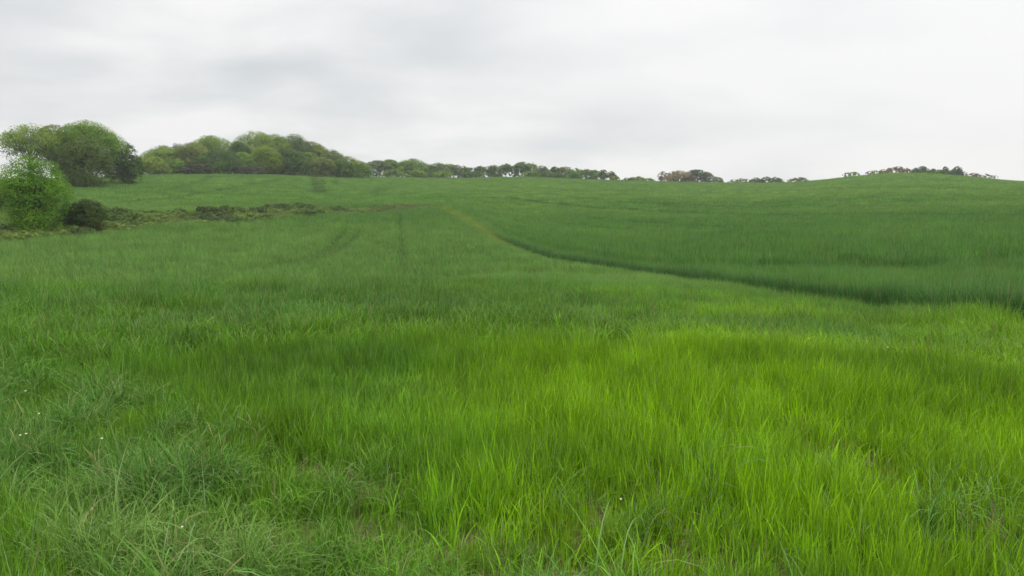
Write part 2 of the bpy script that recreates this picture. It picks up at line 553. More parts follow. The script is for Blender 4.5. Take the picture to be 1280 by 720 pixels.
# ------------------------------------------------------------------ blade prototypes
def blades(n, radius, ln, lv, wd, segs, tilt, bend, g, heads=0.0, low=0.35):
    """n curved tapering leaves rooted in a disc -> V, quads, rv, hv"""
    ph = g.uniform(0, 2 * np.pi, n); rr = radius * np.sqrt(g.random(n))
    bx, by = rr * np.cos(ph), rr * np.sin(ph)
    az = g.uniform(0, 2 * np.pi, n)
    length = ln * (1 + lv * g.normal(0, 1, n)).clip(low, 1.7)
    t0 = np.abs(g.normal(0, tilt, n)); kb = np.abs(g.normal(bend, bend * 0.55, n))
    w = wd * g.uniform(0.65, 1.3, n)
    rv = g.random(n)
    hd = g.random(n) < heads
    S = np.linspace(0, 1, segs + 1)
    V = np.zeros((n, segs + 1, 2, 3)); hv = np.zeros((n, segs + 1, 2))
    x = bx.copy(); y = by.copy(); z = np.full(n, -0.015)
    pa = az + np.pi / 2 + g.normal(0, 0.5, n)
    for i, s in enumerate(S):
        if i:
            th = np.minimum(t0 + kb * (s - 0.5 / segs) ** 1.8 * 1.5, 2.5)
            dl = length / segs
            x = x + np.sin(th) * np.cos(az) * dl; y = y + np.sin(th) * np.sin(az) * dl; z = z + np.cos(th) * dl
        prof = (0.55 + 0.45 * min(1, s * 4)) * (1 - s ** 2.2) + 0.03
        ww = w * prof * 0.5
        if heads:
            ww = np.where(hd, (0.0007 if s < 0.8 else (0.0021 if s < 0.99 else 0.0006)), ww)
        V[:, i, 0] = np.stack([x - np.cos(pa) * ww, y - np.sin(pa) * ww, z], 1)
        V[:, i, 1] = np.stack([x + np.cos(pa) * ww, y + np.sin(pa) * ww, z + 0.25 * ww], 1)
        hv[:, i] = s
    if heads:
        rv = np.where(hd, 0.995, rv * 0.99)
    base = np.arange(n)[:, None] * (segs + 1) * 2 + np.arange(segs)[None] * 2
    Q = np.stack([base, base + 1, base + 3, base + 2], -1).reshape(-1, 4)
    return V.reshape(-1, 3), Q, np.repeat(rv, (segs + 1) * 2), hv.ravel()


def proto(col, name, mat, *a, **k):
    rvm = k.pop('rvmax', 1.0)
    V, Q, rv, hv = blades(*a, **k)
    rv = rv * rvm
    o = mesh_from(name, V, Q, mat, {'rv': ('FLOAT', rv.astype(np.float32)), 'hv': ('FLOAT', hv.astype(np.float32))}, True, link=False)
    col.objects.link(o)
    return o


g = np.random.default_rng(3)
PC = bpy.data.collections.new('crop_tufts')             # sources for the scattered crop, not linked to the scene
for i in range(6):   # 0-5 close tufts of young wheat
    proto(PC, 'a%02d_tuft' % i, M_CROP, [19, 18, 15, 19, 10, 15][i], 0.055, 0.205, 0.26, [0.0038, 0.0043, 0.0054, 0.0038, 0.0074, 0.0048][i], 6, 0.09, [0.15, 0.2, 0.4, 0.15, 0.8, 0.3][i], g)
for i in range(5):   # 6-10 mid tufts
    proto(PC, 'b%02d_tuft' % i, M_CROP, 32, 0.15, 0.32, 0.28, 0.0100, 6, 0.17, [0.4, 0.7, 0.55, 1.1, 0.85][i], g)
for i in range(4):   # 11-14 far patches
    proto(PC, 'c%02d_tuft' % i, M_CROP, 80, 0.36, 0.44, 0.28, 0.022, 3, 0.14, 0.5, g)
for i in range(3):   # 15-17 very far patches
    proto(PC, 'd%02d_tuft' % i, M_CROP, 170, 1.2, 0.46, 0.25, 0.055, 2, 0.2, 0.6, g)
PG = bpy.data.collections.new('rough_grass_tufts')
for i in range(4):   # 0-3 long arching meadow grass
    proto(PG, 'a%02d_tuft' % i, M_GRASS, 32, 0.055, 0.275, 0.28, 0.0040, 8, 0.28, [1.3, 1.7, 1.1, 2.0][i], g)
for i in range(3):   # 4-6 shorter softer grass
    proto(PG, 'b%02d_tuft' % i, M_GRASS, 24, 0.05, 0.19, 0.3, 0.0038, 6, 0.3, [0.9, 1.3, 0.7][i], g)
for i in range(2):   # 7-8 flowering stems
    proto(PG, 'c%02d_tuft' % i, M_GRASS, 7, 0.08, 0.34, 0.15, 0.003, 12, 0.16, 0.6, g, heads=0.8)
for i in range(2):   # broad-leaved dock rosettes
    proto(PG, 'e%02d_tuft' % i, M_GRASS, 8, 0.02, 0.19, 0.25, 0.030, 7, 0.45, 0.9, g, rvmax=0.9)
for i in range(2):   # 9-10 pasture tufts far off
    proto(PG, 'd%02d_tuft' % i, M_GRASS, 260, 0.8, 0.22, 0.35, 0.018, 3, 0.35, 0.9, g)


def scatter(name, x, y, rot, scl, var, tn, coll, dz=0.0):
    z = ground_z(x, y) + dz
    n = len(x)
    tn4 = np.concatenate([tn, np.ones((n, 1))], 1).astype(np.float32)
    o = mesh_from(name, np.stack([x, y, z], 1), [], None, {
        'rot': ('FLOAT_VECTOR', rot.astype(np.float32)), 'scl': ('FLOAT_VECTOR', scl.astype(np.float32)),
        'var': ('INT', var.astype(np.int32)), 'tint': ('FLOAT_COLOR', tn4)})
    ng = bpy.data.node_groups.new('scatter', 'GeometryNodeTree')
    ng.interface.new_socket('Geometry', in_out='INPUT', socket_type='NodeSocketGeometry')
    ng.interface.new_socket('Geometry', in_out='OUTPUT', socket_type='NodeSocketGeometry')
    gi_ = ng.nodes.new('NodeGroupInput'); go_ = ng.nodes.new('NodeGroupOutput')
    ci = ng.nodes.new('GeometryNodeCollectionInfo')
    ci.inputs['Collection'].default_value = coll
    ci.inputs['Separate Children'].default_value = True
    ci.inputs['Reset Children'].default_value = True
    ip = ng.nodes.new('GeometryNodeInstanceOnPoints')
    ip.inputs['Pick Instance'].default_value = True

    def attr(nm, typ):
        q = ng.nodes.new('GeometryNodeInputNamedAttribute'); q.data_type = typ; q.inputs['Name'].default_value = nm
        return q.outputs['Attribute']
    e = ng.nodes.new('FunctionNodeEulerToRotation')
    ln = ng.links.new
    ln(attr('rot', 'FLOAT_VECTOR'), e.inputs[0]); ln(e.outputs[0], ip.inputs['Rotation'])
    ln(attr('scl', 'FLOAT_VECTOR'), ip.inputs['Scale']); ln(attr('var', 'INT'), ip.inputs['Instance Index'])
    ln(gi_.outputs[0], ip.inputs['Points']); ln(ci.outputs[0], ip.inputs['Instance']); ln(ip.outputs[0], go_.inputs[0])
    md = o.modifiers.new('scatter', 'NODES'); md.node_group = ng
    return o


def polar_pts(r0, r1, dens, half=R(47)):
    n = int(dens * half * (r1 * r1 - r0 * r0))
    r = np.sqrt(rng.uniform(r0 * r0, r1 * r1, n)); t = rng.uniform(-half, half, n)
    return r * np.sin(t), r * np.cos(t)


def make_rs(n, tilt, hs, ws, lean=None):
    rot = np.stack([rng.normal(0, tilt, n), rng.normal(0, tilt, n), rng.uniform(0, 2 * np.pi, n)], 1)
    if lean is not None:
        rot[:, 0] += lean[0]; rot[:, 1] += lean[1]
    s = np.stack([ws, ws, hs], 1)
    return rot, s


# ------------------------------------------------------------------ crops and grass
XS, YS, VS, HS, WS, TL = [], [], [], [], [], []
for r0, r1, dens, v0, v1, tl in ((1.6, 8.2, 400, 0, 6, 0.10), (8.2, 17, 80, 6, 11, 0.09), (17, 34, 40, 6, 11, 0.09),
                                 (34, 75, 9.0, 11, 15, 0.05), (75, 125, 5.0, 11, 15, 0.05), (125, 420, 0.55, 15, 18, 0.03)):
    x, y = polar_pts(r0, r1, dens)
    XS.append(x); YS.append(y); n = len(x)
    VS.append(rng.integers(v0, v1, n)); HS.append(rng.normal(1, 0.1 if r0 < 30 else 0.18, n)); WS.append(rng.uniform(0.85, 1.2, n)); TL.append(np.full(n, tl))
ne = 26000                                        # the two crops where they face each other across the furrow
seg = np.array(B_LINE); sl = np.hypot(*np.diff(seg, axis=0).T); pk = rng.choice(len(sl), ne, p=sl / sl.sum())
tt = rng.random(ne)[:, None]; q = seg[pk] * (1 - tt) + seg[pk + 1] * tt
nv = (seg[pk + 1] - seg[pk]) / sl[pk][:, None]
off = rng.uniform(-2.4, 2.6, ne)[:, None] * np.stack([nv[:, 1], -nv[:, 0]], 1)
q = q + off
q = q[np.hypot(q[:, 0], q[:, 1]) > 30]; ne = len(q)
XS.append(q[:, 0]); YS.append(q[:, 1]); VS.append(rng.integers(6, 11, ne)); HS.append(rng.normal(1, 0.1, ne)); WS.append(rng.uniform(0.9, 1.3, ne)); TL.append(np.full(ne, 0.09))
X = np.concatenate(XS); Y = np.concatenate(YS); V_ = np.concatenate(VS); H = np.concatenate(HS); W = np.concatenate(WS); T_ = np.concatenate(TL)
D = info(X, Y)
TN = tint(X, Y, D) * np.where(D['r'] < 20, rng.uniform(0.70, 1.30, len(X)), rng.uniform(0.80, 1.20, len(X)))[:, None] * np.where(D['r'] < 125, 1.0, rng.uniform(0.85, 1.15, len(X)))[:, None]
hn = fbm(X, Y, 0.7, 2); hb = fbm(X + 7, Y + 3, 4.5, 2)
bare = np.clip(blob(X, Y, 385, 578, 0.30, 0.14, .1) + blob(X, Y, 470, 600, 0.25, 0.16, .1) + 0.9 * blob(X, Y, 880, 690, 0.30, 0.20, .1)
               + 0.55 * blob(X, Y, 800, 630, 0.5, 0.2, .1) + 0.5 * blob(X, Y, 690, 660, 0.3, 0.15, .1) + 0.5 * blob(X, Y, 1180, 470, 0.5, 0.25, .1)
               + 0.4 * blob(X, Y, 1240, 620, 0.4, 0.2, .1), 0, 1)
margin_soft = smooth(-0.9, 0.1, D['sdM'])
hn = 0.5 + (hn - 0.5) * (1 - 0.65 * smooth(14, 24, D['r']))
hmul = H * (0.48 + 0.95 * hn + 0.2 * hb) * (1 - 0.45 * margin_soft) * (1 - 0.35 * bare) * (1 - 0.65 * D['track'])
keep = (D['r'] < D['field_end'] + 4) & ~D['bank'] & ~D['past']
keep &= rng.random(len(X)) > 0.9 * smooth(-0.7, 0.8, D['sdM'])
keep &= rng.random(len(X)) > bare * 0.97
thin_n = smooth(0.60, 0.78, fbm(X + 21, Y - 9, 0.9, 2)) * (D['r'] < 9)
keep &= rng.random(len(X)) > 0.6 * thin_n
gap = np.where(D['sdB'] > 0, 0.06, 0.24) * smooth(10, 14, D['r'])
right = D['sdB'] > 0
edge_ok = (D['dB'] > gap) | (D['r'] > 70)
keep &= edge_ok
keep &= ~((V_ >= 11) & (D['dB'] < 2.0) & (D['r'] < 96))
lean_n = (fbm(X + 400, Y, 2.2, 2) - 0.5) * 0.5
lx = np.where(D['r'] < 40, (fbm(X, Y + 800, 1.7, 2) - 0.4) * 0.55, 0); ly = np.where(D['r'] < 40, lean_n + 0.05, 0)
hmul = np.where(right, hmul * (1.0 + (0.5 + 0.35 * (1 - smooth(20, 32, D['r']))) * (1 - smooth(45, 80, D['r']))), hmul)
hmul = np.where((V_ >= 6) & (V_ < 11), hmul * (0.68 + 0.32 * smooth(8, 17, D['r'])), hmul).clip(0.25, 2.0)
TN = TN * np.where((V_ >= 6) & (V_ < 11), 0.84 + 0.16 * smooth(9, 18, D['r']), 1.0)[:, None]


def emit_crop(name, m, label, cat):
    rot, s = make_rs(m.sum(), 1.0, hmul[m], W[m])
    rot[:, :2] *= T_[m][:, None]
    rot[:, 0] += -lx[m] * 0 + 0.0
    # lean as a world-space tilt: rotate the lean into each tuft's own frame
    rz = rot[:, 2]
    rot[:, 0] += -(lx[m] * np.sin(-rz) + ly[m] * np.cos(-rz)) * 0.0
    rot[:, 0] += ly[m]; rot[:, 1] += lx[m]
    tag(scatter(name, X[m], Y[m], rot, s, V_[m], TN[m], PC), label, cat, kind='stuff')


emit_crop('wheat_crop', keep & ~right & D['near'], 'young green wheat of the near field, lime close by and bluish along the brow', 'crop')
emit_crop('tall_wheat_crop', keep & right, 'taller darker green wheat beyond the field edge, climbing the right-hand hill', 'crop')
emit_crop('hillside_crop', keep & ~right & ~D['near'], 'even green crop on the far slope between the scrubby bank and the wood', 'crop')

# rough grass of the margin, and among the thin crop at the foot of the picture
x, y = polar_pts(1.6, 8.5, 330)
d = info(x, y)
bare2 = np.clip(blob(x, y, 385, 578, 0.26, 0.12, .1) + blob(x, y, 470, 600, 0.2, 0.12, .1) + blob(x, y, 880, 690, 0.30, 0.20, .1), 0, 1)
pm = np.clip(smooth(-0.9, 0.7, d['sdM']) + 0.25 * (1 - smooth(3.0, 5.2, d['r'])) * smooth(0.42, 0.6, fbm(x, y, 0.9, 2)), 0, 1)
pm = np.maximum(pm, (0.55 - 0.40 * smooth(-0.4, 0.8, x)) * (1 - smooth(3.6, 4.4, d['r'] + 0.8 * (fbm(x, y, 0.7, 2) - 0.5))))
k = (rng.random(len(x)) < pm * (0.62 + 0.5 * smooth(0.35, 0.6, fbm(x + 60, y + 11, 0.55, 2)))) & (rng.random(len(x)) > bare2) & (d['dB'] > 0.3)
x, y, dm, dr = x[k], y[k], d['sdM'][k], d['r'][k]
n = len(x)
tus = np.clip(0.5 + 1.5 * (fbm(x + 60, y + 11, 0.42, 2) - 0.5), 0, 1); big = fbm(x - 40, y + 17, 1.6, 2)
u = rng.random(n)
left = 1 - smooth(-2.2, 0.2, x)
longp = np.clip(0.25 + 0.55 * left + 1.4 * (tus - 0.5), 0.05, 0.92)
var = np.where(u < longp, rng.integers(0, 4, n), rng.integers(4, 7, n))
var = np.where(rng.random(n) < 0.006, rng.integers(11, 13, n), var)
var = np.where(rng.random(n) < 0.014 * (1 - smooth(-1.5, 0.5, x)) + 0.004, rng.integers(7, 9, n), var)
GB = C(0.080, 0.190, 0.028); GM = C(0.105, 0.240, 0.013); GP = C(0.160, 0.265, 0.050); GD = C(0.066, 0.170, 0.012)
tn = mixv(mixv(mixv(GM * np.ones((n, 1)), GD, smooth(0.45, 0.7, big)), GB, np.clip(left * 0.8 + 2 * (tus - 0.5), 0, 0.9)), GP,
          np.clip(0.6 * blob(x, y, 130, 690, 0.5, 0.3, .2) + 0.4 * blob(x, y, 20, 640, 0.4, 0.4, .2) + 0.4 * smooth(0.6, 0.8, fbm(x + 13, y + 77, 0.5, 2)), 0, 1))
tn = tn * rng.uniform(0.8, 1.2, (n, 1))
hs = rng.normal(1, 0.15, n).clip(0.5, 1.5) * (0.35 + 0.95 * tus + 0.12 * left)
rot, s = make_rs(n, 0.16, hs, hs * rng.uniform(0.9, 1.2, n))
rot[:, 1] += (fbm(x, y + 90, 0.8, 2) - 0.45) * 1.0
rot[:, 0] += (fbm(x + 90, y, 0.8, 2) - 0.5) * 0.7
tag(scatter('rough_grass', x, y, rot, s, var, tn, PG), 'rough tussocky meadow grass along the near field margin', 'grass', kind='stuff')

# dead straw and thatch lying at the foot of the stems
for i in range(3):
    Vt, Qt, rvt, hvt = blades(16, 0.09, 0.12, 0.3, 0.0042, 4, 1.15, 0.5, g)
    o = mesh_from('z%02d_thatch' % i, Vt, Qt, M_GRASS, {'rv': ('FLOAT', np.full(len(rvt), 0.99, np.float32)), 'hv': ('FLOAT', np.full(len(hvt), 0.5, np.float32))}, True, link=False)
    PG.objects.link(o)
x, y = polar_pts(1.8, 7.5, 60)
d = info(x, y)
bb = np.clip(blob(x, y, 385, 578, 0.4, 0.2, .1) + blob(x, y, 470, 600, 0.35, 0.2, .1) + blob(x, y, 880, 690, 0.5, 0.3, .1) + blob(x, y, 800, 630, 0.6, 0.25, .1), 0, 1)
k = rng.random(len(x)) < np.clip(0.10 + 0.8 * bb + 0.3 * smooth(0.55, 0.75, fbm(x + 21, y - 9, 0.9, 2)), 0, 1)
x, y = x[k], y[k]; n = len(x)
rot, s = make_rs(n, 0.1, rng.uniform(0.6, 1.1, n), rng.uniform(0.7, 1.3, n))
tag(scatter('dead_grass', x, y, rot, s, rng.integers(13, 16, n), np.tile(C(0.2, 0.17, 0.08), (n, 1)), PG, 0.01), 'dry straw-coloured thatch lying between the near stems', 'dead grass', kind='stuff')

# pasture left of the thorn tree
x, y = polar_pts(52, 170, 1.6, R(47))
d = info(x, y); k = d['past']
x, y = x[k], y[k]; n = len(x)
rot, s = make_rs(n, 0.05, rng.uniform(0.7, 1.5, n), rng.uniform(0.9, 1.2, n))
dd = {kk: vv[k] for kk, vv in d.items()}
tag(scatter('pasture_grass', x, y, rot, s, rng.integers(9, 11, n), tint(x, y, dd), PG), 'short yellow-green pasture grass behind the bright thorn tree', 'grass', kind='stuff')


# ------------------------------------------------------------------ leaves
def leaf_quads(P, Nn, size, g):
    """one folded diamond-like leaf spray per point"""
    n = len(P)
    up = g.normal(0, 1, (n, 3))
    a1 = np.cross(Nn, up); a1 /= np.linalg.norm(a1, axis=1, keepdims=True) + 1e-9
    a2 = np.cross(Nn, a1)
    s = size * g.uniform(0.6, 1.35, n)[:, None]
    e = g.uniform(0.5, 0.85, n)[:, None]
    V = np.stack([P - a1 * s, P - a2 * s * e + Nn * s * 0.15, P + a1 * s, P + a2 * s * e + Nn * s * 0.15], 1)
    return V.reshape(-1, 3), np.arange(n * 4).reshape(-1, 4)


def crown_points(H, Wd, base, n, g, lobes, gappy, shape='round', flat=1.0):
    """leaf positions for a crown Wd wide reaching from base*H to H"""
    cz = H * (base + 1) / 2; hz = H * (1 - base) / 2; rx = Wd / 2
    full = base <= 0.03
    if shape == 'low':
        cz = H * 0.25; hz = H * 0.75
    elif full:
        cz = H * 0.42; hz = H * 0.58
    Lc, Lr = [], []
    for i in range(lobes):
        q = g.normal(0, 1, 3); q /= np.linalg.norm(q)
        if (q[2] < -0.35 and not full) or (shape == 'low' and q[2] < -0.1): q[2] = abs(q[2])
        q = q * g.uniform(0.45, 0.72)
        if i == 0: q = np.array([g.uniform(-0.12, 0.12), g.uniform(-0.2, 0.2), 0.56])
        if i in (1, 2): q = np.array([(0.55 if i == 1 else -0.55), g.uniform(-0.3, 0.3), g.uniform(0.0, 0.25)])
        if i in (3, 4): q = np.array([(0.40 if i == 3 else -0.40), g.uniform(-0.3, 0.3), g.uniform(0.32, 0.48)])
        Lc.append([q[0] * rx, q[1] * rx * flat, cz + q[2] * hz]); Lr.append(g.uniform(0.32, 0.50) if i > 4 else g.uniform(0.40, 0.48))
    Lc = np.array(Lc); Lr = np.array(Lr)
    P, Nn, CV = [], [], []
    m = 14

    def clumps(cc, v, cl):
        cr_ = min(rx, hz) * g.uniform(0.05, 0.10, len(cc))
        off = g.normal(0, 1, (len(cc), m, 3)) * cr_[:, None, None] * np.array([1, 1, 0.75])
        P.append((cc[:, None] + off).reshape(-1, 3))
        nn = v[:, None] * 1.0 + g.normal(0, 0.27, (len(cc), m, 3)) + np.array([0, 0, 0.30])
        Nn.append(nn.reshape(-1, 3)); CV.append(np.repeat(cl, m))

    def sph(k):
        v = g.normal(0, 1, (k, 3))
        return v / np.linalg.norm(v, axis=1, keepdims=True)
    ncl = max(8, n // m)
    nin = int(ncl * (0.22 if not gappy else 0.2))
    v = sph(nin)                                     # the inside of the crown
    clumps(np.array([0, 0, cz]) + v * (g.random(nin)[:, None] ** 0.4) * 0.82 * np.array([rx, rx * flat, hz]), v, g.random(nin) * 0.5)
    per = max(2, (ncl - nin) // lobes)
    for c, lr in zip(Lc, Lr):
        v = sph(per)
        flip = (v[:, 2] < -0.3) & (g.random(per) < 0.5)
        v[flip, 2] *= -1
        rad = lr * g.uniform(0.3, 1.0, per) ** 0.3
        cc = c + v * rad[:, None] * np.array([rx, rx * flat, hz])
        kk = g.random(per) > gappy
        cc = cc[kk]; v = v[kk]
        if len(cc):
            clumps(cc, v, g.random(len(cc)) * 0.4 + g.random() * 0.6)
    P = np.concatenate(P); Nn = np.concatenate(Nn); CV = np.concatenate(CV)
    # keep to the crown's outline, with a ragged edge
    e = np.sqrt((P[:, 0] / rx) ** 2 + (P[:, 1] / (rx * flat)) ** 2 + ((P[:, 2] - cz) / hz) ** 2)
    lim = g.uniform(0.93, 1.0, len(P))
    f = np.where(e > lim, lim / e, 1)
    P = np.array([0, 0, cz]) + (P - np.array([0, 0, cz])) * f[:, None]
    P[:, 2] = np.where(P[:, 2] < 0.02 * H, g.uniform(0.02, 0.25, len(P)) * H, P[:, 2])
    Nn /= np.linalg.norm(Nn, axis=1, keepdims=True) + 1e-9
    return P, Nn, CV, Lc


def tube(path, radii, k=6):
    V = []; Fq = []
    for i, (p_, r_) in enumerate(zip(path, radii)):
        p_ = np.array(p_, float)
        dv = np.array(path[min(i + 1, len(path) - 1)], float) - np.array(path[max(i - 1, 0)], float)
        dv /= np.linalg.norm(dv) + 1e-9
        a = np.cross(dv, [0.31, 0.9, 0.2]); a /= np.linalg.norm(a); b = np.cross(dv, a)
        for j in range(k):
            an = 2 * math.pi * j / k
            V.append(p_ + r_ * (math.cos(an) * a + math.sin(an) * b))
    for i in range(len(path) - 1):
        for j in range(k):
            Fq.append([i * k + j, i * k + (j + 1) % k, (i + 1) * k + (j + 1) % k, (i + 1) * k + j])
    return np.array(V), np.array(Fq)


def trunk_mesh(H, Wd, base, Lc, g, twigs=2):
    Vs, Fs, off = [], [], 0

    def add(path, rad):
        nonlocal off
        v, f = tube(path, rad)
        Vs.append(v); Fs.append(f + off); off += len(v)
    r0 = max(0.04, H * 0.026)
    fk = H * max(base * 1.1, 0.16)
    top = np.array([g.normal(0, .03) * Wd, g.normal(0, .03) * Wd, H * 0.72])
    mid = np.array([g.normal(0, .02) * Wd, g.normal(0, .02) * Wd, fk])
    add([(0, 0, -0.3), (0, 0, 0.08 * H), mid, (mid + top) / 2, top], [r0 * 1.35, r0, r0 * 0.85, r0 * 0.55, r0 * 0.18])
    for c in Lc:
        s = mid + (top - mid) * g.uniform(0, 0.5)
        m = s * 0.5 + c * 0.5 + np.array([0, 0, 0.06 * H])
        add([s, m, c], [r0 * 0.42, r0 * 0.26, r0 * 0.1])
        for _ in range(twigs):
            e = c + g.normal(0, 1, 3) * np.array([Wd, Wd, H]) * 0.11 + np.array([0, 0, 0.05 * H])
            e[2] = min(e[2], 0.86 * H)
            add([m * 0.4 + c * 0.6, e], [r0 * 0.13, r0 * 0.05])
    return np.concatenate(Vs), np.concatenate(Fs)


_seed = [100]


def plant(name, label, cat, px, wpx, top, base_py, r, col, n=2200, leaf=0.0014, base=0.12, lobes=9, gappy=0.0, group=None, shape='round', flat=1.0, sink=0.0):
    _seed[0] += 1
    g = np.random.default_rng(_seed[0])
    pos = at(px, r, base_py)
    d = ray(px, base_py); dT = ray(px, top)
    z0 = float(ground_z(pos[0], pos[1])) - sink
    zt = EYE + dT[2] * r
    H = max(0.6, zt - z0)
    Wd = wpx * pos[1] / F_PX
    e = bpy.data.objects.new(name, None)
    COL.objects.link(e)
    e.empty_display_size = 0.5
    e.location = (pos[0], pos[1], z0)
    tag(e, label, cat, group)
    sz = leaf * r * (0.60 if r > 120 else 0.72)
    lai = 7.0 if not gappy else 7.0 - 22 * min(gappy, 0.2)
    n = int(np.clip(lai * 0.8 * Wd * H * (1 - base) / (1.4 * sz * sz), 150, 30000))
    if shape == 'conifer':
        z = np.sqrt(g.random(n)) * 1.0
        z = 1 - z                                   # more leaf low down
        z = 0.06 + z * 0.94
        tier = 0.75 + 0.35 * np.abs(np.sin(z * 19 + g.uniform(0, 3)))
        an = g.uniform(0, 2 * np.pi, n)
        rag = 1 + 0.35 * np.sin(an * 3 + z * 9 + g.uniform(0, 6)) + 0.2 * g.normal(0, 1, n)
        rr = (1 - z) ** 0.6 * Wd * 0.58 * tier * rag * np.sqrt(g.uniform(0.2, 1, n)) + 0.05 * Wd
        P = np.stack([rr * np.cos(an), rr * np.sin(an), z * H], 1)
        Nn = np.stack([np.cos(an), np.sin(an), np.full(n, 0.5)], 1) + g.normal(0, 0.5, (n, 3))
        Nn /= np.linalg.norm(Nn, axis=1, keepdims=True)
        CV = g.random(n)
        tv, tf_ = tube([(0, 0, -0.3), (0, 0, H * 0.5), (0, 0, H * 0.96)], [0.03 * H, 0.02 * H, 0.004 * H])
    else:
        P, Nn, CV, Lc = crown_points(H, Wd, base, n, g, lobes, gappy, shape, flat)
        # scale to the surveyed silhouette
        hi = P[:, 2].max(); P[:, 2] *= H / hi
        wx = np.percentile(np.abs(P[:, 0]), 99.9); P[:, :2] *= (Wd / 2) / wx
        tv, tf_ = trunk_mesh(H, Wd, base, Lc * np.array([0.9, 0.9, 0.95]), g)
    lv, lq = leaf_quads(P, Nn, sz, g)
    tr = mesh_from('trunk', tv, tf_, M_BARK, None, True, parent=e)
    rv = np.repeat(g.random(len(P)), 4).astype(np.float32); cv = np.repeat(CV, 4).astype(np.float32)
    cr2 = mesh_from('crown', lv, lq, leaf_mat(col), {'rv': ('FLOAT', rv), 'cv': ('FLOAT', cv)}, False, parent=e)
    return e


PALE = (0.185, 0.290, 0.045); GREEN = (0.130, 0.245, 0.026); DARK = (0.070, 0.145, 0.024); OLIVE = (0.175, 0.235, 0.045)
YELL = (0.170, 0.260, 0.022); BRIGHT = (0.110, 0.245, 0.018); RED = (0.205, 0.175, 0.090); BROWN = (0.200, 0.165, 0.100)
BUSH = (0.066, 0.110, 0.030); GREY = (0.120, 0.190, 0.060); CONI = (0.060, 0.110, 0.048); ORANGE = (0.33, 0.20, 0.03)

# the tall group at the left edge
G1 = 'tall trees at the left end of the ridge'
T = 'broadleaf_tree'
plant(T, 'tall pale tree with a thin see-through crown, directly behind the bright thorn tree', 'tree', 42, 74, 153, 226, 178, PALE, 4200, .00125, .14, 15, .14, G1)
plant(T, 'olive-tinged tree squeezed between the pale see-through crown and the big round one', 'tree', 72, 46, 155, 225, 182, OLIVE, 2600, .00125, .08, 12, .03, G1)
plant(T, 'largest round green crown of the tall left-hand group, its top the highest', 'tree', 114, 84, 150, 222, 180, GREEN, 5200, .00125, .05, 13, .02, G1)
plant(T, 'dense dark olive tree standing in front of the largest round crown', 'tree', 106, 64, 172, 223, 168, (0.085, 0.135, 0.022), 4200, .0013, .02, 10, 0, G1)
plant(T, 'smaller dark tree with a ragged right side at the right end of the tall group', 'tree', 155, 44, 175, 219, 184, DARK, 1900, .0013, .03, 9, .05, G1)
plant('hedge_bush', 'low dark bush under the ragged tree beside the gap before the wood', 'bush', 160, 26, 200, 219, 182, DARK, 900, .0013, 0, 5, 0, G1)
plant('hedge_bush', 'dark underwood bush at the foot of the see-through tree', 'bush', 84, 34, 203, 224, 186, DARK, 900, .0013, 0, 5, 0, G1)

# at the end of the bank
plant('thorn_tree', 'bright green bushy thorn tree standing alone on the bank at the left edge', 'tree', 46, 88, 193, 283, 71, BRIGHT, 9000, .00125, .02, 20, 0, None)
plant('thorn_bush', 'dark brownish-green round bush right of the bright thorn tree', 'bush', 110, 46, 247, 284, 72, BUSH, 2600, .0012, 0, 7, 0)
plant('sapling_bush', 'small fresh green bush between the bright thorn tree and the dark bush', 'bush', 84, 26, 252, 283, 73.5, (0.07, 0.15, 0.03), 900, .0012, 0, 4, 0)
plant('gorse_bush', 'orange-yellow bush at the left edge behind the thorn tree', 'bush', -2, 26, 224, 242, 120, ORANGE, 700, .0014, 0, 4, .05)
plant('hedge_bush', 'brown-green scrub bush at the left edge below the orange bush', 'bush', -4, 34, 236, 262, 105, (0.085, 0.10, 0.035), 900, .0014, 0, 5, 0)

